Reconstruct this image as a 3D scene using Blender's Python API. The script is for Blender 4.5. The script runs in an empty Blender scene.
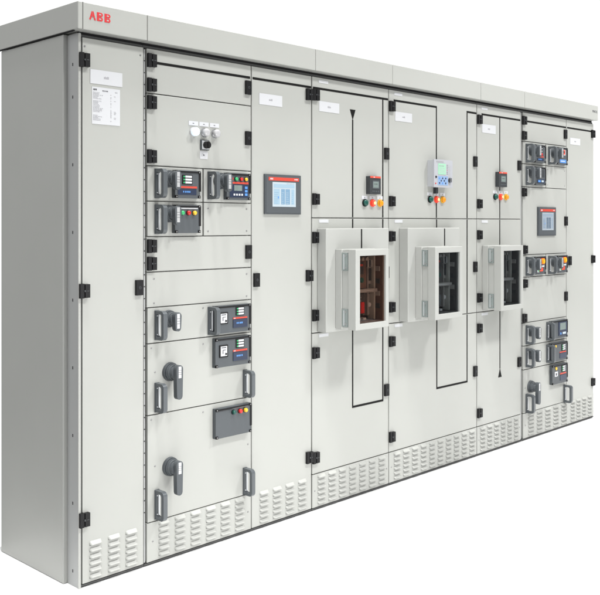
import bpy, math, random
from mathutils import Vector
random.seed(4)
PI = math.pi
scene = bpy.context.scene
COL = scene.collection

# ------------------------------------------------------------------ camera
TH = math.radians(45.71)
cd = bpy.data.cameras.new("camera"); cam = bpy.data.objects.new("camera", cd); COL.objects.link(cam)
F = 898.0; R0, D0, CAMH = -0.8682, 3.55516, 1.44582
ct, st = math.cos(TH), math.sin(TH)
cam.location = (-(R0*ct + D0*st), -(-R0*st + D0*ct), CAMH)
cam.rotation_euler = (PI/2, 0, -TH)
cd.sensor_width = 36; cd.lens = F/600*36
cd.shift_y = -74.0/600
cd.clip_end = 500; cd.clip_start = 0.05
scene.camera = cam

# ------------------------------------------------------------------ light
W = bpy.data.worlds.new("World"); scene.world = W; W.use_nodes = True
nt = W.node_tree; nt.nodes.clear()
def wn(t, **k):
    n = nt.nodes.new(t)
    for a, b in k.items(): setattr(n, a, b)
    return n
wo = wn('ShaderNodeOutputWorld'); bg = wn('ShaderNodeBackground'); tc = wn('ShaderNodeTexCoord')
nt.links.new(bg.outputs[0], wo.inputs[0])
def wm(op, a, b=None, c=None, clamp=False):
    n = wn('ShaderNodeMath', operation=op, use_clamp=clamp)
    for i, v in enumerate((a, b, c)):
        if v is None: continue
        if isinstance(v, (int, float)): n.inputs[i].default_value = v
        else: nt.links.new(v, n.inputs[i])
    return n.outputs[0]
def lobe(d, lo, hi, power):        # smooth soft light round direction d
    v = Vector(d).normalized()
    dp = wn('ShaderNodeVectorMath', operation='DOT_PRODUCT'); dp.inputs[1].default_value = v
    nt.links.new(tc.outputs['Generated'], dp.inputs[0])
    m = wn('ShaderNodeMapRange', interpolation_type='SMOOTHSTEP'); m.inputs['From Min'].default_value = lo; m.inputs['From Max'].default_value = hi
    nt.links.new(dp.outputs['Value'], m.inputs['Value'])
    return wm('MULTIPLY', m.outputs[0], power)
WHITE = 1.15; FRONT = 0.16; AMB = 0.02; LEFT = 1.12
l1 = lobe((1, .95, 0.0), 0.62, 0.82, WHITE)            # white studio wall behind the cabinets
l2 = lobe((0.8, -1, 0.40), 0.40, 0.95, FRONT)       # broad soft light from the front right
l3 = lobe((-1, 0.0, 0.45), 0.0, 0.95, LEFT)           # weak fill from the upper left
tot = wm('ADD', wm('ADD', wm('ADD', l1, l2), l3), AMB)
nt.links.new(tot, bg.inputs['Strength']); bg.inputs['Color'].default_value = (1, 1, 1, 1)

def softbox(name, loc, target, w, h, power, spread=180):
    ld = bpy.data.lights.new(name, 'AREA'); ld.shape = 'RECTANGLE'; ld.size = w; ld.size_y = h; ld.energy = power; ld.spread = math.radians(spread)
    o = bpy.data.objects.new(name, ld); COL.objects.link(o); o.location = loc; ld.color = (1, .995, .98)
    o.rotation_euler = (Vector(target)-Vector(loc)).to_track_quat('-Z', 'Y').to_euler()
softbox('overhead_lamp', (-0.7, -1.6, 14.0), (1.5, -.3, 0), 1.3, 1.3, 1650)      # high above: keeps the studio floor white
softbox('key_lamp_right', (5.9, -6.2, 10.6), (2.2, 0, .9), 1.2, 1.2, 880)
softbox('key_lamp_middle', (1.0, -6.2, 10.6), (2.0, 0, .9), 1.2, 1.2, 500)
softbox('low_softbox', (0.7, -2.6, 1.0), (0.6, 0, 0.8), 1.3, 1.3, 13, 105)      # low, in front of the first cabinets
softbox('side_softbox', (5.6, -2.4, 2.9), (4.9, 0, 1.3), 1.0, 0.8, 17, 100)      # in front of the far end

vs = scene.view_settings; vs.view_transform = 'Standard'; vs.look = 'None'; vs.exposure = 0; vs.gamma = 1
scene.render.engine = 'CYCLES'

# ------------------------------------------------------------------ materials
MATS = {}
def mat(name, col, rough=0.5, metal=0.0, vary=0.0, bump=0.0, bscale=600, spec=0.5, emit=None, estr=0.0, coat=0.0):
    if name in MATS: return MATS[name]
    m = bpy.data.materials.new(name); m.use_nodes = True
    n = m.node_tree; b = n.nodes['Principled BSDF']
    b.inputs['Base Color'].default_value = (*col, 1); b.inputs['Roughness'].default_value = rough
    b.inputs['Metallic'].default_value = metal; b.inputs['Specular IOR Level'].default_value = spec
    if coat: b.inputs['Coat Weight'].default_value = coat
    if emit: b.inputs['Emission Color'].default_value = (*emit, 1); b.inputs['Emission Strength'].default_value = estr
    g = n.nodes.new('ShaderNodeNewGeometry')
    if vary:
        t = n.nodes.new('ShaderNodeTexNoise'); t.inputs['Scale'].default_value = 1.7; t.inputs['Detail'].default_value = 5
        n.links.new(g.outputs['Position'], t.inputs['Vector'])
        r = n.nodes.new('ShaderNodeMapRange'); r.inputs['From Min'].default_value = .3; r.inputs['From Max'].default_value = .7
        r.inputs['To Min'].default_value = 1-vary; r.inputs['To Max'].default_value = 1+vary
        n.links.new(t.outputs['Fac'], r.inputs['Value'])
        x = n.nodes.new('ShaderNodeVectorMath'); x.operation = 'SCALE'; x.inputs[0].default_value = col
        n.links.new(r.outputs[0], x.inputs['Scale']); n.links.new(x.outputs[0], b.inputs['Base Color'])
        r2 = n.nodes.new('ShaderNodeMapRange'); r2.inputs['To Min'].default_value = rough-.06; r2.inputs['To Max'].default_value = rough+.08
        n.links.new(t.outputs['Fac'], r2.inputs['Value']); n.links.new(r2.outputs[0], b.inputs['Roughness'])
    if bump:
        t = n.nodes.new('ShaderNodeTexNoise'); t.inputs['Scale'].default_value = bscale; t.inputs['Detail'].default_value = 2
        n.links.new(g.outputs['Position'], t.inputs['Vector'])
        u = n.nodes.new('ShaderNodeBump'); u.inputs['Strength'].default_value = bump; u.inputs['Distance'].default_value = .0006
        n.links.new(t.outputs['Fac'], u.inputs['Height']); n.links.new(u.outputs[0], b.inputs['Normal'])
    MATS[name] = m; return m

PAINT = mat('grey_powder_coat', (.375, .382, .362), .38, vary=.02, bump=.35)
SIDE  = mat('grey_side_sheet', (.36, .367, .348), .45, vary=.03, bump=.25)  # door paint scaled a little darker, shade of the left side put in
POST  = mat('galvanised_post', (.35, .358, .355), .45, metal=.1, vary=.02)
COVERP = mat('light_grey_cover_paint', (.385, .392, .375), .4, vary=.01, bump=.2)
DARKG = mat('gap_shade_black', (.012, .012, .013), .7, spec=.15)  # near-black, puts the shade of gaps, slots and undersides into the colour
BASE  = mat('shaded_frame_steel', (.05, .052, .052), .5, vary=.03)  # darkened to draw the shade at the floor line and under the hood
BLACK = mat('black_plastic', (.008, .008, .009), .5, bump=.2, spec=.25)
TAPE  = mat('black_tape', (.007, .007, .007), .6, spec=.15)
GREYP = mat('slate_grey_plastic', (.068, .077, .085), .45, bump=.3)
GREYD = mat('dark_slate_plastic', (.03, .034, .038), .45, bump=.3)
GRIP  = mat('grip_grey_plastic', (.082, .092, .10), .3)
SILV  = mat('silver_insert_and_glint', (.62, .64, .66), .3, metal=.3)
BRITE = mat('satin_silver_strip', (.62, .63, .64), .3, metal=.5)
WHITEP = mat('white_label', (.53, .54, .56), .5)
INK   = mat('grey_print', (.06, .06, .07), .6)
INKL  = mat('pale_print', (.30, .30, .32), .6)
RED   = mat('signal_red', (.72, .07, .04), .4)
LOGO  = mat('logo_red', (.56, .022, .028), .5)
STRIP = mat('red_strip', (.50, .055, .035), .4)
BLUE  = mat('blue_print', (.09, .25, .6), .4)
NAVY  = mat('navy_membrane', (.02, .03, .06), .35)
SCREW = mat('zinc_screw', (.33, .33, .33), .4, metal=.5)
BRASS = mat('steel_edge', (.5, .5, .5), .4, metal=.6)
GLED  = mat('green_lens', (.03, .35, .12), .3, emit=(.05, .5, .2), estr=.12)
DGRN  = mat('dark_green_button', (.008, .07, .055), .3)
RLED  = mat('red_lens', (.55, .02, .02), .25)
YLED  = mat('amber_lens', (.75, .45, .03), .3)
ORNG  = mat('orange_button', (.70, .26, .01), .3, emit=(.9, .3, .0), estr=.05)
REDB  = mat('lit_red_button', (.8, .06, .03), .3, emit=(1, .1, .04), estr=.12)
GLOW  = mat('lit_yellow_centre', (.95, .7, .25), .3, emit=(1, .72, .25), estr=.9)
LAMPW = mat('lit_white_lens', (.7, .82, .95), .2, emit=(.75, .9, 1), estr=.55)
LAMPG = mat('clear_grey_lens', (.42, .42, .43), .15, spec=.8)
CHROME = mat('chrome_ring', (.55, .56, .58), .22, metal=.9)
LCDG  = mat('green_display', (.25, .45, .32), .3, emit=(.4, .8, .55), estr=.22)
LCDD  = mat('dull_display', (.17, .21, .20), .25)
SCRL  = mat('screen_pale_blue', (.2, .28, .34), .25, emit=(.42, .60, .74), estr=.36)
SCRW  = mat('screen_white', (.28, .32, .34), .25, emit=(.56, .68, .78), estr=.40)
SCRB  = mat('screen_blue_column', (.12, .2, .28), .25, emit=(.26, .42, .60), estr=.34)
DIMW  = mat('dim_screen_white', (.25, .28, .31), .25, emit=(.5, .6, .68), estr=.2)
DIML  = mat('dim_screen_pale', (.17, .21, .26), .25, emit=(.45, .55, .65), estr=.25)
DIMB  = mat('dim_screen_slate', (.08, .11, .15), .25, emit=(.3, .4, .5), estr=.15)
RELG  = mat('relay_light_grey', (.40, .41, .43), .45)
RELF  = mat('relay_face', (.38, .39, .42), .4)
TABG  = mat('hinge_tab_glassy', (.27, .31, .305), .25, metal=.3)
BRKD  = mat('breaker_dark', (.06, .06, .062), .4)
BRKM  = mat('breaker_mid', (.30, .295, .29), .35, metal=.2)
BRKB  = mat('breaker_brown', (.12, .075, .06), .5)
FLOORM = mat('white_studio_floor', (.88, .88, .88), .9, spec=.1)

def glass(name, tint, refl=.025):
    m = bpy.data.materials.new(name); m.use_nodes = True; n = m.node_tree; n.nodes.clear()
    o = n.nodes.new('ShaderNodeOutputMaterial'); mx = n.nodes.new('ShaderNodeMixShader')
    t = n.nodes.new('ShaderNodeBsdfTransparent'); t.inputs[0].default_value = (*tint, 1)
    g = n.nodes.new('ShaderNodeBsdfGlossy'); g.inputs['Roughness'].default_value = .03; g.inputs[0].default_value = (.9, .95, 1, 1)
    f = n.nodes.new('ShaderNodeLayerWeight'); f.inputs[0].default_value = .5
    q = n.nodes.new('ShaderNodeMath'); q.operation = 'POWER'; q.inputs[1].default_value = 5; n.links.new(f.outputs['Facing'], q.inputs[0])
    q2 = n.nodes.new('ShaderNodeMath'); q2.operation = 'MULTIPLY_ADD'; q2.inputs[1].default_value = .3; q2.inputs[2].default_value = refl; n.links.new(q.outputs[0], q2.inputs[0])
    n.links.new(q2.outputs[0], mx.inputs[0]); n.links.new(t.outputs[0], mx.inputs[1]); n.links.new(g.outputs[0], mx.inputs[2])
    n.links.new(mx.outputs[0], o.inputs[0]); return m
GLB = glass('brown_tinted_pane', (.76, .68, .63)); GLS = glass('smoke_tinted_pane', (.72, .735, .74))

# ------------------------------------------------------------------ mesh helper
class MB:
    """collects shapes; p is distance out of the door plane towards the viewer (y = -p)"""
    def __init__(s): s.v = []; s.f = []; s.m = []; s.mats = []; s.sm = []
    def mi(s, m):
        if m not in s.mats: s.mats.append(m)
        return s.mats.index(m)
    def raw(s, vs, fs, m, smooth=False):
        o = len(s.v); s.v += vs; k = s.mi(m)
        for f in fs: s.f.append([i+o for i in f]); s.m.append(k); s.sm.append(smooth)
    def box(s, x0, x1, z0, z1, p0, p1, m):
        y0, y1 = -p1, -p0
        s.raw([(x0,y0,z0),(x1,y0,z0),(x1,y1,z0),(x0,y1,z0),(x0,y0,z1),(x1,y0,z1),(x1,y1,z1),(x0,y1,z1)],
              [(0,1,5,4),(1,2,6,5),(2,3,7,6),(3,0,4,7),(4,5,6,7),(3,2,1,0)], m)
        return s
    def cyl(s, x, z, r, p0, p1, m, n=24, r1=None, dome=0):
        r1 = r if r1 is None else r1
        rings = [(r, p0), (r1, p1)]
        if dome:
            for k in (1, 2, 3): a = k*PI/8; rings.append((r1*math.cos(a), p1+dome*math.sin(a)))
        vs = []
        for rr, p in rings: vs += [(x+rr*math.cos(2*PI*i/n), -p, z+rr*math.sin(2*PI*i/n)) for i in range(n)]
        fs = []
        for k in range(len(rings)-1): fs += [(k*n+i, k*n+(i+1)%n, (k+1)*n+(i+1)%n, (k+1)*n+i) for i in range(n)]
        o = (len(rings)-1)*n
        s.raw(vs, fs, m, bool(dome)); s.f.append([len(s.v)-n+i for i in range(n)]); s.m.append(s.mi(m)); s.sm.append(False)
        s.f.append([len(s.v)-len(vs)+i for i in reversed(range(n))]); s.m.append(s.mi(m)); s.sm.append(False)
        return s
    def prism(s, pts, p0, p1, m):      # pts: (x,z) outline, counter-clockwise seen from the viewer
        n = len(pts)
        vs = [(x, -p1, z) for x, z in pts] + [(x, -p0, z) for x, z in pts]
        fs = [tuple(range(n)), tuple(reversed(range(n, 2*n)))] + [(i, i+n, (i+1)%n+n, (i+1)%n) for i in range(n)]
        s.raw(vs, fs, m); return s
    def extr_x(s, pts, x0, x1, m):      # pts: (p,z) outline swept along x
        n = len(pts)
        vs = [(x0, -p, z) for p, z in pts] + [(x1, -p, z) for p, z in pts]
        fs = [tuple(reversed(range(n))), tuple(range(n, 2*n))] + [(i, (i+1)%n, (i+1)%n+n, i+n) for i in range(n)]
        s.raw(vs, fs, m); return s
    def build(s, name, parent=None, loc=None, bevel=0.0, seg=2, mesh=None):
        if mesh is None:
            mesh = bpy.data.meshes.new(name); mesh.from_pydata([tuple(v) for v in s.v], [], s.f)
            for m in s.mats: mesh.materials.append(m)
            mesh.polygons.foreach_set('material_index', s.m); mesh.polygons.foreach_set('use_smooth', s.sm)
            mesh.update(); import bmesh
            b = bmesh.new(); b.from_mesh(mesh); bmesh.ops.recalc_face_normals(b, faces=b.faces); b.to_mesh(mesh); b.free()
        o = bpy.data.objects.new(name, mesh); COL.objects.link(o)
        if bevel:
            q = o.modifiers.new('bevel', 'BEVEL'); q.width = bevel; q.segments = seg; q.limit_method = 'ANGLE'; q.angle_limit = math.radians(50)
            q.harden_normals = False
        place(o, parent, loc); return o
def wpos(o):
    v = Vector(o.location)
    while o.parent: o = o.parent; v += Vector(o.location)
    return v
def place(o, parent, loc):
    """loc is in the world; meshes written in world coordinates use loc None (origin is moved to their base)"""
    if loc is None:
        me = o.data; n = len(me.vertices); c = [sum(v.co[i] for v in me.vertices)/n for i in range(2)] + [min(v.co[2] for v in me.vertices)]
        for v in me.vertices: v.co = v.co - Vector(c)
        loc = c
    if parent: o.parent = parent; o.location = Vector(loc) - wpos(parent)
    else: o.location = loc
def copy_tree(src, parent, loc):
    c = src.copy(); COL.objects.link(c); c.parent = parent; c.location = Vector(loc) - wpos(parent)
    for ch in src.children:
        d = ch.copy(); COL.objects.link(d); d.parent = c
    return c
PROTO = {}
def rep(key, maker, parent, loc):
    """first use builds the piece, later ones copy it"""
    if key in PROTO: return copy_tree(PROTO[key], parent, loc)
    o = maker(parent, loc); PROTO[key] = o; return o

# ------------------------------------------------------------------ small kinds
def hinge(parent, x, zc):
    def mk(par, loc):
        m = MB(); m.box(-.021, -.003, -.029, .029, 0, .013, BLACK); m.box(-.001, .021, -.027, .027, 0, .016, BLACK)
        m.cyl(-.002, 0, .004, .012, .0165, GREYD, 10); m.box(.006, .016, -.0015, .0015, .0155, .0168, GREYD)
        return m.build('hinge', par, loc, bevel=.002)
    return rep('hinge', mk, parent, (x, 0, zc))
def latch(parent, x, zc):
    def mk(par, loc):
        m = MB(); m.box(-.017, .017, -.032, .032, 0, .012, BLACK); m.cyl(0, 0, .0065, .0115, .0135, GREYD, 14); m.box(-.002, .002, -.004, .004, .013, .0145, BLACK)
        return m.build('latch', par, loc, bevel=.002)
    return rep('latch', mk, parent, (x, 0, zc))
def screw(m, x, z, p=.001): m.cyl(x, z, .0048, 0, p+.0015, SCREW, 12, r1=.004); m.box(x-.003, x+.003, z-.0006, z+.0006, p+.001, p+.002, DARKG)

def plate(parent, x0, x1, z0, z1, p=0, text=1, name='name_label', small=False):
    m = MB(); m.box(x0, x1, z0, z1, p, p+.0018, WHITEP)
    cx, cz = (x0+x1)/2, (z0+z1)/2; w = (x1-x0); h = z1-z0
    if text:
        k = 5; ww = w*.16; 
        for i in range(k):
            a = cx-ww/2+ww*i/k; m.box(a, a+ww/k*.65, cz-h*.09, cz+h*random.choice((.05, .09, .09)), p+.0017, p+.0022, INKL if not small else INK)
    return m.build(name, parent)

def louvres(m, xs, w, z0=.030, rows=6, pitch=.0262):
    for x in xs:
        for r in range(rows):
            zb = z0 + r*pitch; n = 6
            # pressed hood: rounded in plan, opening downwards
            vs = []; fs = []; ts = (0, .05, .13, .5, .87, .95, 1); es = (0, .62, 1, 1, 1, .62, 0)
            for t, e in zip(ts, es):
                px = x + w*t; d = .0116*e; tz = .0165-.004*(1-e)
                vs += [(px, -.0002, zb+tz), (px, -.0002-d*.92, zb+.0042), (px, -.0002-d, zb+.0022), (px, -.0002-d*.6, zb+.0008), (px, -.0002, zb+.0006)]
            for j in range(n):
                for q in range(2): a = j*5+q; fs.append((a, a+1, a+6, a+5))
            m.raw(vs, fs, PAINT, False)
            m.raw(list(vs), [f for j in range(n) for f in ((j*5+2, j*5+3, j*5+8, j*5+7), (j*5+3, j*5+4, j*5+9, j*5+8))], DARKG)  # undersides near-black, so the slot's shade is part of the colour

def door(parent, x0, x1, z0, z1, name='door', label=None, p=0.0, th=.022, screws=(), vents=None, vw=.058, lipleft=False):
    g = .0022
    m = MB(); m.box(x0+g, x1-g, z0+g, z1-g, -th, p, PAINT)
    if vents: louvres(m, vents, vw)
    for sx, sz in screws: screw(m, sx, sz, p)
    o = m.build(name, parent, bevel=.0022)
    if vents: o.modifiers['bevel'].limit_method = 'ANGLE'; o.modifiers['bevel'].angle_limit = math.radians(75)
    if label: o['label'] = label
    return o

def pull(parent, x, zc):
    def mk(par, loc):
        m = MB(); hh = .062
        def rr(p0, p1, z0, z1, r0, r1):         # rounded outline in the (p, z) plane, r0 at the foot, r1 at the grip
            o = []
            for cp, cz, a0, rad in ((p1-r1, z1-r1, 0, r1), (p0+r0, z1-r0, 90, r0), (p0+r0, z0+r0, 180, r0), (p1-r1, z0+r1, 270, r1)):
                for k in range(7): t = math.radians(a0+15*k); o.append((cp+rad*math.cos(t), cz+rad*math.sin(t)))
            return o
        out = rr(.002, .062, -hh, hh, .003, .019); inn = rr(.010, .047, -hh+.013, hh-.013, .003, .012)
        inn = [(p-(.005*(1-(z/.05)**2) if p > .03 else 0), z) for p, z in inn]        # the grip swells inwards
        n = len(out); vs = [(x_, -p, z) for x_ in (.0, .021) for p, z in out] + [(x_, -p, z) for x_ in (.0, .021) for p, z in inn]
        fs = []; gs = []
        for i in range(n):
            j = (i+1) % n
            fs += [(i, j, n+j, n+i), (i, 2*n+i, 2*n+j, j), (n+i, n+j, 3*n+j, 3*n+i)]; gs.append((2*n+i, 3*n+i, 3*n+j, 2*n+j))
        m.raw(vs, fs, GRIP); m.raw(list(vs), [q for q in gs if -vs[q[0]][1] > .030], SILV); m.raw(list(vs), [q for q in gs if -vs[q[0]][1] <= .030], GREYP)
        m.box(-.002, .023, -hh-.001, hh+.001, 0, .004, GREYP); m.box(.0125, .0205, -hh+.017, hh-.017, .009, .0108, SILV)  # silver strip on the foot is a painted highlight
        for s in (-1, 1): m.cyl(.006, s*.040, .003, .0095, .012, SILV, 8)
        return m.build('pull_handle', par, loc, bevel=.003, seg=3)
    return rep('pull', mk, parent, (x, 0, zc))

def rotary(parent, x, z, big=False):
    def mk(par, loc):
        m = MB(); r = .041 if big else .038
        m.cyl(0, 0, r, 0, .014, GREYP, 32, r1=r*.96); m.cyl(0, 0, r*.84, .014, .034, GRIP, 32, r1=r*.78)
        m.cyl(0, 0, r*.88, .018, .024, GREYP, 32)
        m.cyl(0, 0, r*.70, .034, .05, GREYP, 24, r1=r*.62)
        w = .0175; top = r*.85; bot = -.112 if big else -.049
        pts = []
        for k in range(9): a = k*PI/8; pts.append((w*math.cos(a), top-w+w*math.sin(a)))
        for k in range(9): a = PI+k*PI/8; pts.append((w*.85*math.cos(a), bot+w*.85+w*.85*math.sin(a)))
        m.prism(pts, .046, .070, GREYP)
        zt = top-.006; zb = top-.055 if big else bot+.012
        m.box(-.0075, .0075, zb, zt, .0690, .0712, BRITE)
        for q in (.33, .5, .67): zz = zb+(zt-zb)*q; m.box(-.0075, .0075, zz-.0008, zz+.0008, .0705, .0716, GREYD)
        return m.build('rotary_handle', par, loc, bevel=.005, seg=4)
    return rep('rot%d' % big, mk, parent, (x, 0, z))

def leds(m, x, z, w, h, p):
    m.box(x, x+w, z, z+h, p, p+.003, BLACK)
    for k in range(3):
        a = z+h*(.09+.31*k); m.box(x+w*.28, x+w*.93, a, a+h*.21, p+.003, p+.0038, WHITEP); m.box(x+w*.09, x+w*.24, a+h*.03, a+h*.18, p+.003, p+.0042, GLED)
def dashes(m, x0, x1, z, h, p, mt, n=6):
    w = (x1-x0)/n
    for k in range(n): m.box(x0+w*k, x0+w*(k+random.uniform(.5, .8)), z, z+h, p, p+.0008, mt)
def minilogo(m, x, z, h, p, mt):      # tiny three letter maker's mark: A B B
    w = h*.8
    m.prism([(x, z), (x+w*.28, z), (x+w*.5, z+h*.55), (x+w*.72, z), (x+w, z), (x+w*.65, z+h), (x+w*.35, z+h)], p, p+.0008, mt)
    for k in (1, 2):
        a = x+k*w*1.12
        m.prism([(a, z), (a+w*.6, z), (a+w*.8, z+h*.12), (a+w*.8, z+h*.4), (a+w*.65, z+h*.5), (a+w*.75, z+h*.6), (a+w*.75, z+h*.88), (a+w*.58, z+h), (a, z+h)], p, p+.0008, mt)

def cpanel(parent, x0, x1, z0, z1, kind):
    """slate control panel of a module, drawn by kind"""
    m = MB(); w = x1-x0; h = z1-z0; P = .022
    m.box(x0, x1, z0, z1, 0, P, GREYP)
    m.box(x0+.004, x1-.004, z1-.010, z1-.003, P, P+.0035, BLACK)
    for a, b in ((x0, z1-.012), (x1-.012, z1-.012), (x0, z0), (x1-.012, z0)):
        m.box(a, a+.012, b, b+.012, P-.004, P+.004, BLACK); m.cyl(a+.006, b+.006, .0028, P+.003, P+.0048, SCREW, 8)
    m.box(x1-.008, x1+.004, z0+.03, z1-.004, .0, P+.002, BLACK)
    def X(t): return x0+w*t
    def Z(t): return z0+h*t
    p = P
    if kind == 'led':
        leds(m, X(.27), Z(.50), w*.40, h*.34, p); m.box(X(.08), X(.86), Z(.36), Z(.43), p, p+.0025, STRIP); minilogo(m, X(.11), Z(.375), h*.04, p+.0025, WHITEP)
        m.box(X(.10), X(.84), Z(.12), Z(.33), p, p+.0018, NAVY); dashes(m, X(.3), X(.62), Z(.2), h*.06, p+.0018, BLUE, 4)
    elif kind == 'meter':
        for t, c in zip((.18, .38, .60, .80), (RLED, GLED, RLED, YLED)): m.cyl(X(t), Z(.78), .0105, p, p+.003, BLACK, 18); m.cyl(X(t), Z(.78), .008, p+.003, p+.008, c, 18, dome=.004)
        m.box(X(.12), X(.92), Z(.60), Z(.67), p, p+.0025, STRIP); minilogo(m, X(.15), Z(.615), h*.04, p+.0025, WHITEP)
        m.box(X(.12), X(.92), Z(.09), Z(.585), p, p+.002, NAVY); m.box(X(.3), X(.64), Z(.34), Z(.55), p+.002, p+.003, LCDD)
        for k in range(4): m.box(X(.27+.11*k), X(.34+.11*k), Z(.16), Z(.23), p+.002, p+.0035, WHITEP)
        for k in range(3): m.box(X(.76), X(.87), Z(.16+.13*k), Z(.25+.13*k), p+.002, p+.0035, BLUE)
    elif kind == 'lamps':
        m.box(X(.13), X(.9), Z(.86), Z(.90), p, p+.0025, SILV)
        for t, c in zip((.25, .5, .74), (GLED, RLED, YLED)): m.cyl(X(t), Z(.72), .0115, p, p+.003, BLACK, 18); m.cyl(X(t), Z(.72), .0095, p+.003, p+.010, c, 18, dome=.005)
    elif kind == 'widelamps':
        m.box(X(.06), X(.40), Z(.90), Z(.93), p, p+.0025, GREYD); m.box(X(.45), X(.9), Z(.92), Z(.955), p, p+.0025, SILV)
        for t, c in zip((.48, .66, .81), (DGRN, RLED, YLED)): m.cyl(X(t), Z(.80), .0115, p, p+.003, BLACK, 18); m.cyl(X(t), Z(.80), .0095, p+.003, p+.012, c, 18, dome=.005)
    elif kind == 'wide':
        m.box(X(.10), X(.34), Z(.34), Z(.76), p, p+.004, BLACK); m.box(X(.13), X(.31), Z(.38), Z(.72), p+.004, p+.005, WHITEP)
        m.box(X(.18), X(.20), Z(.46), Z(.6), p+.005, p+.0058, INK); m.box(X(.20), X(.27), Z(.58), Z(.6), p+.005, p+.0058, INK); m.cyl(X(.27), Z(.45), .0045, p+.005, p+.009, BLACK, 12)
        m.box(X(.15), X(.28), Z(.66), Z(.69), p+.005, p+.0058, INK)
        leds(m, X(.57), Z(.60), w*.24, h*.31, p); m.box(X(.49), X(.90), Z(.48), Z(.54), p, p+.0025, STRIP); minilogo(m, X(.505), Z(.49), h*.035, p+.0025, WHITEP)
        m.box(X(.49), X(.90), Z(.16), Z(.465), p, p+.004, NAVY); dashes(m, X(.58), X(.77), Z(.30), h*.06, p+.004, BLUE, 4)
    elif kind == 'redled':
        m.box(X(.26), X(.7), Z(.40), Z(.88), p, p+.003, BLACK); m.box(X(.36), X(.64), Z(.62), Z(.68), p+.003, p+.004, WHITEP); m.box(X(.36), X(.64), Z(.50), Z(.56), p+.003, p+.004, WHITEP); m.box(X(.36), X(.64), Z(.76), Z(.82), p+.003, p+.004, WHITEP)
        m.cyl(X(.55), Z(.46), .009, p+.003, p+.009, RLED, 16); m.box(X(.18), X(.8), Z(.30), Z(.36), p, p+.0025, STRIP); m.box(X(.2), X(.8), Z(.1), Z(.24), p, p+.002, NAVY); dashes(m, X(.3), X(.65), Z(.15), h*.05, p+.002, BLUE, 4)
    elif kind == 'redblue':
        m.box(X(.3), X(.78), Z(.55), Z(.88), p, p+.003, WHITEP); m.box(X(.4), X(.72), Z(.6), Z(.86), p+.003, p+.005, RED); m.box(X(.5), X(.62), Z(.68), Z(.78), p+.005, p+.008, BLACK)
        m.box(X(.3), X(.45), Z(.34), Z(.55), p, p+.003, WHITEP); m.box(X(.25), X(.85), Z(.1), Z(.30), p, p+.002, BLUE); dashes(m, X(.32), X(.75), Z(.17), h*.06, p+.002, WHITEP, 4)
    elif kind == 'whiteblue':
        m.box(X(.28), X(.46), Z(.42), Z(.84), p, p+.003, WHITEP); m.box(X(.5), X(.86), Z(.45), Z(.84), p, p+.002, GREYD)
        m.box(X(.2), X(.88), Z(.1), Z(.33), p, p+.002, NAVY); m.box(X(.27), X(.5), Z(.15), Z(.27), p+.002, p+.003, BLUE); m.box(X(.58), X(.78), Z(.16), Z(.27), p+.002, p+.003, SCRW)
    elif kind == 'orange':
        m.box(X(.2), X(.36), Z(.12), Z(.9), p, p+.003, WHITEP); m.box(X(.4), X(.86), Z(.56), Z(.9), p, p+.004, RED); m.cyl(X(.66), Z(.73), .019, p+.004, p+.014, ORNG, 20); m.box(X(.62), X(.70), Z(.62), Z(.84), p+.013, p+.019, YLED)
        m.box(X(.4), X(.84), Z(.40), Z(.50), p, p+.003, WHITEP); m.box(X(.42), X(.7), Z(.16), Z(.36), p, p+.004, RED); m.cyl(X(.3), Z(.2), .006, p+.003, p+.006, GLED, 12)
    elif kind == 'display':
        m.box(X(.42), X(.94), Z(.12), Z(.9), p, p+.004, NAVY); m.box(X(.5), X(.86), Z(.45), Z(.84), p+.004, p+.005, LCDD); m.cyl(X(.54), Z(.25), .008, p+.004, p+.006, BLUE, 14); m.box(X(.66), X(.86), Z(.2), Z(.32), p+.004, p+.006, SCRW)
    elif kind == 'switchled':
        leds(m, X(.62), Z(.52), w*.24, h*.36, p); m.box(X(.5), X(.9), Z(.42), Z(.48), p, p+.0025, STRIP); m.box(X(.5), X(.9), Z(.12), Z(.4), p, p+.003, NAVY); m.cyl(X(.25), Z(.82), .009, p, p+.004, YLED, 14)
    elif kind == 'wideyellow':
        m.box(X(.14), X(.34), Z(.40), Z(.66), p, p+.003, WHITEP); m.box(X(.2), X(.27), Z(.46), Z(.58), p+.003, p+.004, INK); m.cyl(X(.24), Z(.82), .011, p, p+.005, YLED, 16)
        leds(m, X(.60), Z(.58), w*.25, h*.34, p); m.box(X(.5), X(.9), Z(.46), Z(.53), p, p+.0025, STRIP); m.box(X(.5), X(.9), Z(.14), Z(.43), p, p+.003, NAVY)
    return m.build('control_panel', parent, bevel=.0012)

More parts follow.
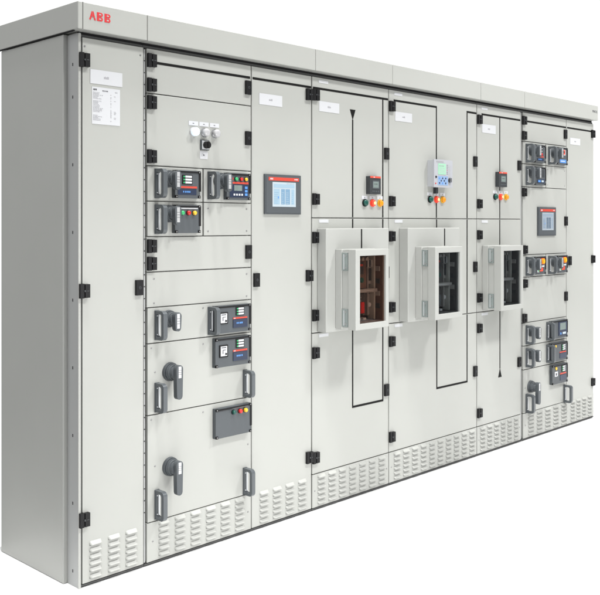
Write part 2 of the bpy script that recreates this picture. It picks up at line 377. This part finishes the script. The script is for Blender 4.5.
def touch(parent, x0, x1, z0, z1, dim=False):
    SCRW, SCRL, SCRB = (DIMW, DIML, DIMB) if dim else (globals()['SCRW'], globals()['SCRL'], globals()['SCRB'])
    m = MB(); w = x1-x0; h = z1-z0; P = .010
    m.box(x0, x1, z0, z1, 0, P, GREYP); m.box(x0+.006, x1-.006, z0+.006, z1-.006, P, P+.002, GREYP)
    m.box(x0+w*.09, x0+w*.93, z1-h*.155, z1-h*.07, P+.002, P+.0032, STRIP); minilogo(m, x0+w*.12, z1-h*.135, h*.045, P+.0032, WHITEP)
    dashes(m, x0+w*.80, x0+w*.91, z1-h*.125, h*.03, P+.0032, WHITEP, 3)
    o = m.build('touch_panel', parent, bevel=.002)
    s = MB(); a, b, c, d = x0+w*.195, x0+w*.84, z0+h*.19, z0+h*.81
    s.box(a, b, c, d, P+.002, P+.003, SCRW); W_ = b-a; H_ = d-c
    s.box(a+W_*.05, b-W_*.06, d-H_*.23, d-H_*.08, P+.003, P+.0036, SCRL)
    for u, v, q in ((.05, .30, SCRL), (.36, .52, SCRB), (.55, .74, SCRB), (.80, .93, SCRL)):
        s.box(a+W_*u, a+W_*v, c+H_*.10, d-H_*.28, P+.003, P+.0036, q)
        for k in range(6): zz = c+H_*(.14+.085*k); s.box(a+W_*(u+.02), a+W_*(v-.03-.05*random.random()), zz, zz+H_*.012, P+.0036, P+.0038, SCRW if q is SCRB else SCRB)
    dashes(s, a+W_*.6, a+W_*.95, d-H_*.06, H_*.02, P+.003, INKL, 5)
    s.box(a+W_*.22, a+W_*.26, c+H_*.34, c+H_*.42, P+.0038, P+.0042, BLUE)
    s.build('screen', o)
    return o

def round_button(m_par, x, z, c, ring=None, glow=False, name='push_button'):
    m = MB(); m.cyl(x, z, .0205, 0, .006, ring or c, 28); m.cyl(x, z, .0165, .006, .014, c, 28, dome=.004)
    if glow: m.cyl(x+.002, z, .0085, .014, .0195, GLOW, 20, dome=.002)
    return m.build(name, m_par, bevel=.001)

def relay_buttons(par, xc, z, zl, dx=.0635):
    for k, (c, r, g) in enumerate(((DGRN, BLACK, False), (REDB, REDB, True), (ORNG, YLED, False))):
        x = xc+(k-1)*dx; o = round_button(par, x, z, c, r, g); plate(par, x-.024, x+.024, zl, zl+.019, small=True, name='button_label')

def relay_small(par, x0, x1, z0, z1, P):
    m = MB(); w = x1-x0; h = z1-z0
    m.box(x0, x1, z0, z1, 0, P, GREYD); m.box(x0+.002, x1-.002, z1-h*.10, z1-h*.005, P, P+.0015, RED); minilogo(m, x0+w*.3, z1-h*.08, h*.05, P+.0015, WHITEP)
    m.box(x0+w*.22, x1-w*.16, z0+h*.30, z0+h*.76, P, P+.0015, GREYP); m.box(x0+w*.28, x1-w*.22, z0+h*.36, z0+h*.70, P+.0015, P+.002, LCDD); dashes(m, x0+w*.36, x1-w*.32, z0+h*.55, h*.03, P+.002, GREYD, 4)
    for k in range(4): m.box(x0+w*(.2+.17*k), x0+w*(.3+.17*k), z0+h*.12, z0+h*.2, P, P+.002, GREYP)
    return m.build('protection_relay', par, bevel=.0025)
def relay_large(par):
    x0, x1, z0, z1, P = 2.300, 2.478, 1.655, 1.812, .05
    m = MB(); w = x1-x0; h = z1-z0
    m.box(x0, x1, z0+.004, z1, 0, P-.012, RELG); m.box(x0-.003, x1+.003, z0, z1+.004, P-.012, P, RELF)
    m.box(x0+w*.2, x0+w*.62, z0+h*.48, z0+h*.88, P, P+.0018, LCDG); dashes(m, x0+w*.25, x0+w*.55, z0+h*.78, h*.03, P+.0018, INKL, 4)
    for k in range(4): m.box(x0+w*.24, x0+w*.56, z0+h*(.54+.055*k), z0+h*(.555+.055*k), P+.0018, P+.0022, RELG)
    m.box(x0+w*.18, x0+w*.74, z0+h*.08, z0+h*.42, P, P+.0012, mat('membrane_blue', (.22, .33, .52), .4))
    for a in range(3):
        for b in range(2+(a != 1)): m.cyl(x0+w*(.27+.17*b+(.09 if a == 1 else 0)), z0+h*(.34-.09*a), .005, P+.001, P+.003, NAVY if (a+b) % 3 else BLUE, 12)
    m.cyl(x0+w*.08, z0+h*.38, .006, P, P+.004, BLACK, 12); m.cyl(x0+w*.84, z0+h*.28, .014, P, P+.008, GREYD, 18); m.box(x0+w*.80, x0+w*.88, z0+h*.2, z0+h*.36, P+.008, P+.012, CHROME)
    for k in range(6): m.box(x0+w*.74, x0+w*.90, z0+h*(.5+.065*k), z0+h*(.52+.065*k), P, P+.001, RELG); m.cyl(x0+w*.70, z0+h*(.51+.065*k), .002, P, P+.002, RLED if k == 2 else INK, 8)
    m.box(x0+w*.1, x0+w*.5, z1-h*.07, z1-h*.03, P, P+.0015, INKL); m.cyl(x0+w*.06, z0+h*.14, .004, P, P+.003, RLED, 10)
    m.box(x0+w*.32, x0+w*.44, z0-.035, z0+.002, 0, .02, GREYD)
    return m.build('protection_relay', par, bevel=.003)

# ------------------------------------------------------------------ breaker window covers
def breaker(par, x0, x1, z0, z1, p0, brown):
    """breaker front seen behind the pane"""
    m = MB(); w = x1-x0; h = z1-z0; body = BRKB if brown else BRKD
    m.box(x0, x1, z0, z1, p0, p0+.004, body)
    m.box(x0+w*.04, x0+w*.62, z0+h*.50, z0+h*.94, p0+.004, p0+.050, BRKD if not brown else BRKB)
    m.box(x0+w*.10, x0+w*.50, z0+h*.70, z0+h*.88, p0+.050, p0+.054, GREYD); m.box(x0+w*.14, x0+w*.46, z0+h*.82, z0+h*.85, p0+.054, p0+.056, STRIP)
    m.box(x0+w*.66, x0+w*.96, z0+h*.55, z0+h*.92, p0+.004, p0+.035, BRKM); m.box(x0+w*.70, x0+w*.90, z0+h*.60, z0+h*.78, p0+.035, p0+.038, GREYD)
    m.box(x0+w*.05, x0+w*.95, z0+h*.44, z0+h*.49, p0+.004, p0+.060, BRKM)
    m.box(x0+w*.06, x0+w*.60, z0+h*.12, z0+h*.42, p0+.004, p0+.042, BRKD); m.box(x0+w*.66, x0+w*.94, z0+h*.10, z0+h*.40, p0+.004, p0+.030, BRKM)
    for k in range(5): zz = z0+h*(.16+.05*k); m.box(x0+w*.1, x0+w*.5, zz, zz+h*.012, p0+.042, p0+.045, BRKM)
    m.cyl(x0+w*.22, z0+h*.62, .013, p0+.05, p0+.058, RLED, 18); m.cyl(x0+w*.42, z0+h*.62, .013, p0+.05, p0+.058, DGRN, 18)
    for k in range(3): m.box(x0+w*(.12+.2*k), x0+w*(.22+.2*k), z0+h*.04, z0+h*.075, p0+.03, p0+.05, SILV)
    m.box(x0+w*.70, x0+w*.73, z0+h*.1, z0+h*.95, p0+.03, p0+.046, BRKM); m.box(x0+w*.34, x0+w*.40, z0+h*.20, z0+h*.38, p0+.042, p0+.052, GREYP)
    m.cyl(x0+w*.82, z0+h*.25, .012, p0+.03, p0+.04, SILV, 16)
    m.box(x0+w*.05, x0+w*.93, z0+h*.462, z0+h*.468, p0+.060, p0+.0615, SILV)
    for k in range(3): m.cyl(x0+w*(.18+.14*k), z0+h*.925, .009, p0+.004, p0+.075, BRKM, 12)
    for k in range(4): m.box(x0+w*(.68+.06*k), x0+w*(.70+.06*k), z0+h*.80, z0+h*.90, p0+.035, p0+.045, SILV if k % 2 else GREYP)
    m.box(x0+w*.14, x0+w*.30, z0+h*.73, z0+h*.79, p0+.054, p0+.057, WHITEP); m.box(x0+w*.12, x0+w*.26, z0+h*.33, z0+h*.38, p0+.042, p0+.046, WHITEP)
    m.box(x0+w*.44, x0+w*.56, z0+h*.14, z0+h*.30, p0+.042, p0+.050, RLED if brown else GREYP)
    m.box(x0+w*.90, x0+w*.95, z0+h*.04, z0+h*.96, p0+.02, p0+.05, PAINT)
    m.v = [(a, -(p0+(-b-p0)*1.45), c) for a, b, c in m.v]       # stands further forward in its recess
    q = BRKB if brown else BRKD
    m.box(x1-.0065, x1-.0022, z0+.006, z1-.006, p0+.001, p0+.117, q); m.box(x0+.018, x1-.008, z0+.0085, z0+.0115, p0+.001, p0+.117, q)  # dark liner added to shade the cover's bright inner walls
    for k in range(4): zz = z0+h*(.2+.18*k); m.box(x1-.012, x1-.0068, zz, zz+h*.07, p0+.03, p0+.10, BRKM if k % 2 else GREYD)
    return m.build('circuit_breaker', par, bevel=.0015)

def ring(m, x0, x1, z0, z1, t, p0, p1, mt, tz=None):
    tz = tz or t
    m.box(x0, x1, z0, z0+tz, p0, p1, mt); m.box(x0, x1, z1-tz, z1, p0, p1, mt)
    m.box(x0, x0+t, z0+tz, z1-tz, p0, p1, mt); m.box(x1-t, x1, z0+tz, z1-tz, p0, p1, mt)
def frame(m, X0, X1, Z0, Z1, x0, x1, z0, z1, p0, p1, mt):   # one clean ring with mitre-free welded faces
    vs = []
    for p in (p1, p0):
        vs += [(X0,-p,Z0),(X1,-p,Z0),(X1,-p,Z1),(X0,-p,Z1),(x0,-p,z0),(x1,-p,z0),(x1,-p,z1),(x0,-p,z1)]
    fs = []
    for i in range(4):
        j = (i+1) % 4
        fs += [(i, j, j+4, i+4), (i+8, i+12, j+12, j+8), (i, i+8, j+8, j), (i+4, j+4, j+12, i+12)]
    m.raw(vs, fs, mt)
def window_cover(cab, x0, z0, z1, pb, brown=False, label=None):
    x1 = x0+.262
    m = MB()
    frame(m, x0, x1, z0, z1, x0+.012, x1-.012, z0+.012, z1-.012, pb, pb+.043, COVERP)          # base frame
    frame(m, x0+.004, x1-.012, z0+.012, z1-.012, x0+.016, x1-.022, z0+.022, z1-.022, pb+.0435, pb+.084, COVERP)   # recessed neck
    frame(m, x0, x1, z0, z1, x0+.0335, x0+.237, z0+.030, z1-.032, pb+.085, pb+.136, COVERP)     # hinged lid
    o = m.build('window_cover', cab, bevel=.0025); 
    if label: o['label'] = label
    for zz in (z0+.058, z1-.062):
        h = MB(); h.box(x0-.0005, x0+.004, zz-.045, zz+.045, pb+.045, pb+.083, TABG); h.box(x0-.002, x0+.003, zz-.038, zz+.038, pb+.056, pb+.060, SILV)
        for s in (-1, 1): h.box(x0-.003, x0+.003, zz+s*.03-.004, zz+s*.03+.004, pb+.066, pb+.074, SCREW)
        h.build('cover_hinge', o)
    g = MB(); g.box(x0+.034, x0+.2365, z0+.0305, z1-.0325, pb+.122, pb+.125, GLB if brown else GLS); g.build('window_pane', o)
    breaker(cab, x0+.017, x1-.023, z0+.023, z1-.023, pb+.001, brown)
    return o
def big_box(par, x0):
    x1 = x0+.500; z0, z1 = .899, 1.421
    m = MB(); m.box(x0, x1, z0, z1, .0005, .063, COVERP); return m.build('raised_box', par, bevel=.004, seg=3)

def tape(par, segs, p=0.0):
    m = MB()
    for s in segs:
        if s[0] == 'h': _, x0, x1, z = s[:4]; m.box(x0, x1, z-.0055, z+.0055, p, p+.0012, TAPE)
        elif s[0] == 'v': _, x, z0, z1 = s[:4]; m.box(x-.0045, x+.0045, z0, z1, p, p+.0011, TAPE)
        elif s[0] == 'tri': _, x, z0, z1 = s[:4]; m.prism([(x, z0), (x+.022, z1), (x-.022, z1)] if z1 > z0 else [(x, z0), (x-.020, z1), (x+.020, z1)], p, p+.0014, TAPE)
    return m.build('busbar_line', par)

# ------------------------------------------------------------------ setting
fl = bpy.data.meshes.new('floor'); fl.from_pydata([(-.275,-8,0),(8.5,-8,0),(8.5,.66,0),(-.275,.66,0)], [], [(0,1,2,3)]); fl.materials.append(FLOORM)
fo = bpy.data.objects.new('floor', fl); COL.objects.link(fo); fo['kind'] = 'structure'
BASEZ = .0005

GROUP = None
def cabinet(x0, x1, label, hood, post=None, dep=.603):
    e = bpy.data.objects.new('switchgear_cabinet', None); COL.objects.link(e); e.location = ((x0+x1)/2, .34, 0); e.empty_display_size = .2
    e['label'] = label; e['category'] = 'cabinet'; e['group'] = 'switchgear cabinets bolted in one row'
    bpy.context.view_layer.update()
    m = MB()
    m.box(x0+.001, x1-.001, .03, 2.205, -dep, -.028, PAINT)               # carcass behind the doors
    m.build('carcass', e)
    b = MB(); b.box(x0+.0015, x1-.0015, BASEZ, .0295, -dep+.005, -.010, BASE); b.box(x0+.0015, x1-.0015, .007, .0125, -.010, -.002, BASE)
    b.build('base_frame', e)
    # hood
    hx0, hx1 = hood
    h = MB(); h.box(hx0+.0012, hx1-.0012, 2.208, 2.316, -dep-.02, .035, PAINT)
    ho = h.build('hood', e, bevel=.003)
    u = MB(); u.box(x0+.0008, x1-.0008, 2.186, 2.1965, -.026, -.010, BASE); u.box(x0+.0008, x1-.0008, 2.1966, 2.2075, -.026, -.016, DARKG); u.build('gap_shade_strip', e)  # dark strips added to draw the shade band under the hood
    return e

CABS = {}
# --- A
A = cabinet(0, .305, 'leftmost narrow cabinet with red logo on its hood and a printed list on its door', (-.035, .297))
hood_l = [c for c in A.children if c.name.startswith('hood')][0]
s = MB(); s.box(-.047, -.0435, 2.2085, 2.3155, -.66, .030, SIDE) if False else None
# seam of the hood's corner piece
s = MB(); s.box(-.0135, -.0115, 2.209, 2.315, .0348, .0358, DARKG); s.build('hood_seam', hood_l)
s = MB(); s.box(-.0335, -.0262, 2.2037, 2.2078, -.61, .0, DARKG); s.build('gap_shade_strip', A)  # black strip added to draw the shade line below the hood's side
# side panel with a folded bright front lip, and the corner post
s = MB(); s.box(-.025, -.0005, .002, 2.2035, -.603, -.094, SIDE); s.box(-.0262, -.0005, .0015, 2.2035, -.0938, -.088, COVERP); s.build('side_panel', A, bevel=.004, seg=3)
s = MB(); s.box(-.0065, .0015, -.0, 2.200, -.086, -.002, POST); s.box(-.0105, .0008, .0, 2.196, -.0018, .0005, PAINT)
for z in (.06, .33, .60, .87, 1.14, 1.41, 1.68, 1.95, 2.08): s.box(-.0072, -.006, z-.006, z+.006, -.050, -.045, DARKG)
s.build('corner_post', A)
d = door(A, .006, .303, .014, 2.186, vents=(.039, .127, .212), screws=[(.018, 2.150), (.286, 2.150)])
for z in (2.094, 1.178, .271): hinge(d, .013, z)
latch(d, .276, 1.178)
plate(d, .043, .195, 2.006, 2.063, name='name_label')
m = MB(); m.box(.051, .184, 1.845, 1.994, 0, .0012, WHITEP)                # printed list
minilogo(m, .056, 1.980, .007, .0012, INK); dashes(m, .10, .128, 1.979, .004, .0012, INK, 5); dashes(m, .160, .175, 1.978, .003, .0012, INKL, 2)
z = 1.971
while z > 1.856:
    if random.random() > .1: dashes(m, .056, .056+random.uniform(.02, .05), z, .0018, .0012, INKL, 6); 
    if random.random() > .35: dashes(m, .138, .145, z, .0018, .0012, INKL, 1)
    if random.random() > .5: dashes(m, .155, .163+random.uniform(0, .006), z, .0018, .0012, INKL, 2)
    z -= .0048
m.build('printed_list', d)
# the logo
def logo(par, x0, z0, h, p):
    m = MB(); w = h*.92; g = h*.045; q = p+.0012
    def quad(pts): m.prism([(x0+a*w+ox, z0+b*h) for a, b in pts], p, q, LOGO)
    ox = 0; c = .5; e = .03; lo, hi = .31, .36
    # A: four pieces round a thin cross
    quad([(0, 0), (.25, 0), (.33, lo-.02), (c-e, lo-.02), (c-e, lo), (.125, lo)][:4] + [(c-e, lo), (.125, lo)])
    quad([(c+e, lo-.02), (.67, lo-.02), (.75, 0), (1, 0), (.875, lo), (c+e, lo)])
    quad([(.15, hi), (c-e, hi), (c-e, .52), (c-.04, .52), (c-e, .66), (c-e, 1), (.37, 1)][:3] + [(c-e, 1), (.37, 1)])
    quad([(c+e, hi), (.85, hi), (.63, 1), (c+e, 1)])
    for k in (1, 2):
        ox = w*1.14*k
        for (zb, zt) in ((0, .48), (.52, 1)):
            quad([(0, zb), (.44, zb), (.44, zt), (0, zt)])
            pts = [(.50, zb)]; cx = .60; r = (zt-zb)/2; mid = (zt+zb)/2
            for t in range(9): a = -PI/2+t*PI/8; pts.append((cx+r*1.15*math.cos(a), mid+r*math.sin(a)))
            pts.append((.50, zt)); quad(pts)
            m.prism([(x0+ox+w*a, z0+h*b) for a, b in ((.30, mid-.07), (.62, mid-.07), (.62, mid+.07), (.30, mid+.07))], q, q+.0005, PAINT)
    return m.build('logo', par)
logo(hood_l, .016, 2.251, .034, .035)

# --- B + C
X = .305
B = cabinet(.305, 1.328, 'cabinet of dark-handled drawers with the larger bright touch screen on its tall right door', (.297, 1.320))
s = MB(); s.box(.3055, .3115, .02, 2.18, -.03, -.0025, POST); s.box(.3118, .3165, .19, 2.18, -.027, -.02, DARKG)
for k in range(40): zz = .23+k*.05; s.box(.3058, .3110, zz-.002, zz+.002, -.003, -.002, DARKG)
s.build('column_post', B)
XL, XM, XR = .3175, .624, .916
def strip(par, x, z0, z1):       # grey slide edge at the left of a module
    m = MB(); m.box(x, x+.0045, z0+.003, z1-.003, -.02, -.004, POST); return m.build('slide_edge', par)
d = door(B, XL, XR, 1.996, 2.186, 'compartment_door'); hinge(d, .340, 2.134); hinge(d, .340, 2.031); latch(d, .892, 2.079); tape(d, [('h', .362, .908, 2.128)])
d = door(B, XL, XR, 1.690, 1.996, 'compartment_door'); hinge(d, .340, 1.957); hinge(d, .340, 1.729); latch(d, .892, 1.843)
for k, (x, c) in enumerate(((.569, LAMPW), (.629, LAMPG), (.690, LAMPG))):
    m = MB(); m.cyl(x, 1.850, .0205, 0, .007, CHROME if k else WHITEP, 28); m.cyl(x, 1.850, .0185, .007, .022, c, 28, dome=.008); o = m.build('signal_lamp', d)
    if k == 0: o['label'] = 'lit white signal lamp'
    plate(d, x-.027, x+.026, 1.878, 1.897, small=True, name='lamp_label')
m = MB(); m.box(.607, .653, 1.772, 1.818, 0, .010, GREYP); m.box(.611, .649, 1.776, 1.814, .010, .012, SILV); m.cyl(.631, 1.795, .0165, .012, .030, BLACK, 28); m.box(.627, .635, 1.781, 1.809, .030, .034, BLACK); m.build('selector_switch', d, bevel=.0015)
plate(d, .606, .650, 1.733, 1.768, small=True, name='switch_label')

def module(cab, x0, x1, z0, z1, kind, px, screws=(), big=False, rot=None, lh=None, rh=None, th=.020, post=None):
    d = door(cab, x0+.0035, x1, z0, z1, 'drawer_front', screws=screws)
    if lh: pull(d, *lh)
    if rh: pull(d, *rh)
    if rot: rotary(d, rot[0], rot[1], big)
    cpanel(d, *px, kind)
    return d
def four(x0, x1, z0, z1): return [(x0, z0), (x0, z1), (x1, z0), (x1, z1)]
module(B, XL, XM, 1.540, 1.690, 'led', (.452, .590, 1.556, 1.676), rot=(.432, 1.638), lh=(.360, 1.616))
module(B, XM, XR, 1.540, 1.690, 'meter', (.745, .888, 1.554, 1.676), rot=(.722, 1.638), lh=(.652, 1.616))
module(B, XL, XM, 1.390, 1.540, 'lamps', (.452, .590, 1.404, 1.526), rot=(.432, 1.488), lh=(.360, 1.464))
door(B, XM+.0035, XR, 1.390, 1.540, 'blank_plate', screws=four(.653, .886, 1.411, 1.513))
d = door(B, XL, XR, 1.240, 1.390, 'compartment_door'); hinge(d, .340, 1.350); hinge(d, .340, 1.276); latch(d, .894, 1.313)
door(B, XL, XR, 1.090, 1.240, 'blank_plate', screws=four(.356, .886, 1.108, 1.211))
module(B, XL, XR, .938, 1.090, 'wide', (.678, .890, .949, 1.074), rot=(.432, 1.036), lh=(.360, 1.014), rh=(.653, 1.010), screws=[(.624, 1.07)])
module(B, XL, XR, .635, .938, 'wide', (.678, .890, .797, .928), rot=(.440, .808), big=True, lh=(.360, .707), rh=(.864, .703), screws=[(.361, .815), (.624, .909), (.342, .918)])
module(B, XL, XR, .182, .635, 'widelamps', (.680, .895, .477, .612), rot=(.440, .400), big=True, lh=(.360, .252), rh=(.864, .248), screws=[(.361, .416), (.624, .606), (.895, .415), (.342, .615)])
door(B, XL, XR, .014, .182, 'ventilation_panel', vents=[.380+.0868*i for i in range(6)], screws=[(.350, .099), (.895, .099)])
s = MB(); s.box(.3150, .3165, .025, .176, -.026, -.006, POST); s.build('slide_edge', B)
d = door(B, .9175, 1.326, .014, 2.186, 'door', vents=[.969+.0868*i for i in range(4)])
tape(d, [('h', .924, 1.322, 2.128)]); latch(d, .945, 1.180)
for z in (2.089, 1.185, .278): hinge(d, 1.304, z)
plate(d, .966, 1.118, 2.010, 2.063)
touch(d, .995, 1.240, 1.490, 1.681)

# --- D, E, F
ZT, ZU, ZM, ZL = 2.186, 1.474, .894, .184
def three(cab, x0, x1, vents, lh=(), rh=(), vscrew=()):
    up = door(cab, x0, x1, ZU, ZT, 'upper_door'); mid = door(cab, x0, x1, ZM, ZU, 'breaker_door'); lo = door(cab, x0, x1, ZL, ZM, 'lower_door')
    door(cab, x0, x1, .014, ZL, 'ventilation_panel', vents=vents, screws=vscrew)
    for z in (2.092, 1.568): hinge(up, x0+.021, z)
    for z in (1.375, .984): hinge(mid, x0+.021, z)
    for z in (.795, .268): hinge(lo, x0+.021, z)
    latch(up, x1-.024, 1.828); latch(mid, x1-.024, 1.178); latch(lo, x1-.024, .533)
    for dd, a in ((mid, 1.458), (lo, .878)): 
        plate(dd, x0+.05, x0+.12, a-.008, a+.008, name='sticker', small=False, text=0)
    plate(up, x0+.048, x0+.118, 2.158, 2.172, name='sticker', text=0)
    return up, mid, lo
D = cabinet(1.328, 1.943, 'cabinet with the brown-tinted window cover and the black downward arrow near its top', (1.320, 1.935))
up, mid, lo = three(D, 1.3300, 1.942, [1.370+.0807*i for i in range(7)], vscrew=[(1.350, .10), (1.925, .10)])
plate(up, 1.381, 1.533, 2.014, 2.066)
tape(up, [('h', 1.336, 1.936, 2.128), ('tri', 1.640, 1.990, 2.045), ('v', 1.640, 1.478, 1.992), ('v', 1.891, 1.478, 2.122)])
tape(mid, [('v', 1.640, 1.422, 1.470), ('v', 1.891, .898, 1.470)])
tape(lo, [('v', 1.640, .4855, .890), ('v', 1.891, .4855, .890), ('h', 1.6355, 1.8955, .480)])
bb = big_box(mid, 1.366); tape(bb, [('v', 1.638, 1.3175, 1.417)], .063)
window_cover(D, 1.434, .915, 1.316, .0635, True, 'brown-tinted window cover')
relay_small(up, 1.749, 1.840, 1.603, 1.699, .028); relay_buttons(up, 1.801, 1.556, 1.575)

Ec = cabinet(1.943, 2.814, 'wide-doored cabinet with the pale keypad relay above a dark window cover', (1.935, 2.806))
up, mid, lo = three(Ec, 1.944, 2.813, [1.988+.0826*i for i in range(10)], vscrew=[(1.966, .10), (2.795, .10)])
plate(up, 1.999, 2.152, 2.016, 2.068)
tape(up, [('h', 1.986, 2.3925, 2.128), ('v', 2.388, 1.478, 2.122), ('v', 2.706, 1.478, 2.122), ('h', 2.7015, 2.808, 2.128)])
tape(mid, [('v', 2.390, 1.422, 1.470), ('v', 2.706, .898, 1.470)])
tape(lo, [('v', 2.392, .4855, .890), ('v', 2.706, .4855, .890), ('h', 2.3875, 2.7105, .480)])
bb = big_box(mid, 2.035); tape(bb, [('v', 2.381, 1.3175, 1.417)], .063)
window_cover(Ec, 2.101, .915, 1.316, .0635, False, 'smoke-dark window cover')
relay_large(up); relay_buttons(up, 2.385, 1.586, 1.607, .0625)

Fc = cabinet(2.814, 3.335, 'narrow-doored cabinet with dark window cover, its black line ending in an upward arrowhead', (2.806, 3.327))
up, mid, lo = three(Fc, 2.8155, 3.334, [2.852+.0795*i for i in range(6)], vscrew=[(2.837, .10), (3.318, .10)])
plate(up, 2.872, 3.027, 2.014, 2.068)
tape(up, [('h', 2.866, 3.328, 2.128), ('v', 3.077, 1.478, 2.122)]); tape(mid, [('v', 3.077, 1.310, 1.470)]); tape(lo, [('v', 3.079, .517, .890), ('tri', 3.079, .519, .461)])
window_cover(Fc, 2.872, .907, 1.308, .0006, False, 'smoke-dark window cover mounted flush on the door')
relay_small(up, 3.025, 3.122, 1.679, 1.774, .027); relay_buttons(up, 3.084, 1.616, 1.636)

# --- G + H
G = cabinet(3.335, 4.376, 'rightmost cabinet of small drawers with orange-marked switches, at the far end of the row', (3.327, 4.376))
s = MB(); s.box(3.3355, 3.345, .02, 2.18, -.03, -.0025, POST); s.box(3.3455, 3.362, .19, 2.18, -.027, -.016, POST); s.build('column_post', G)
XL, XM, XR = 3.363, 3.665, 3.956
d = door(G, XL, XR, 1.993, 2.186, 'compartment_door'); hinge(d, 3.372, 2.130); hinge(d, 3.372, 2.030); latch(d, 3.934, 2.078); tape(d, [('h', 3.395, 3.950, 2.128)])
module(G, XL, XM, 1.843, 1.993, 'redled', (3.480, 3.625, 1.858, 1.978), rot=(3.470, 1.938), lh=(3.398, 1.915))
module(G, XM, XR, 1.843, 1.993, 'redblue', (3.785, 3.930, 1.858, 1.978), rot=(3.770, 1.938), lh=(3.698, 1.915))
module(G, XL, XM, 1.690, 1.843, 'whiteblue', (3.480, 3.625, 1.706, 1.828), rot=(3.470, 1.788), lh=(3.398, 1.765))
door(G, XM+.0035, XR, 1.690, 1.843, 'blank_plate', screws=four(3.69, 3.93, 1.712, 1.818))
d = door(G, XL, XR, 1.236, 1.690, 'compartment_door'); hinge(d, 3.372, 1.653); hinge(d, 3.382, 1.272); latch(d, 3.942, 1.463)
t = touch(d, 3.547, 3.790, 1.362, 1.558, dim=True)
module(G, XL, XM, 1.088, 1.236, 'orange', (3.480, 3.625, 1.102, 1.222), rot=(3.470, 1.182), lh=(3.398, 1.160))
module(G, XM, XR, 1.088, 1.236, 'orange', (3.785, 3.930, 1.102, 1.222), rot=(3.770, 1.182), lh=(3.698, 1.160))
d = door(G, XL, XR, .784, 1.088, 'compartment_door'); hinge(d, 3.382, 1.046); hinge(d, 3.374, .818); latch(d, 3.942, .930)
module(G, XL, XR, .630, .784, 'display', (3.705, 3.930, .646, .770), rot=(3.462, .724), lh=(3.398, .704), rh=(3.672, .704))
module(G, XL, XR, .472, .630, 'switchled', (3.705, 3.930, .488, .616), rot=(3.462, .570), lh=(3.398, .550), rh=(3.672, .550))
module(G, XL, XR, .182, .472, 'wideyellow', (3.716, 3.930, .330, .462), rot=(3.458, .352), big=True, lh=(3.398, .246), rh=(3.915, .242), screws=[(3.39, .35)])
door(G, XL, XR, .014, .182, 'ventilation_panel', vents=[3.430+.1125*i for i in range(5)], vw=.080, screws=[(3.395, .10), (3.943, .10)])
d = door(G, 3.9575, 4.374, .014, 2.186, 'door', vents=[4.018+.0875*i for i in range(4)], vw=.064)
tape(d, [('h', 3.966, 4.368, 2.128)]); latch(d, 3.999, 1.180)
for z in (2.110, 1.182, .270): hinge(d, 4.353, z)
plate(d, 4.010, 4.160, 2.012, 2.060)
hood_r = [c for c in G.children if c.name.startswith('hood')][0]
def text(par, s, x, z, size, p, mt):
    c = bpy.data.curves.new('t', 'FONT'); c.body = s; c.size = size; c.extrude = .0004
    o = bpy.data.objects.new('t', c); COL.objects.link(o); bpy.context.view_layer.update()
    me = bpy.data.meshes.new_from_object(o.evaluated_get(bpy.context.evaluated_depsgraph_get())); bpy.data.objects.remove(o); bpy.data.curves.remove(c)
    for v in me.vertices: x_, y_, z_ = v.co; v.co = (x+x_, -p-.0005-z_, z+y_)
    me.name = 'lettering'; me.materials.clear(); me.materials.append(mt)
    for pl in me.polygons: pl.material_index = 0
    o = bpy.data.objects.new('lettering', me); COL.objects.link(o); place(o, par, None); return o
text(hood_r, 'MNS iS', 4.283, 2.262, .026, .035, INK)
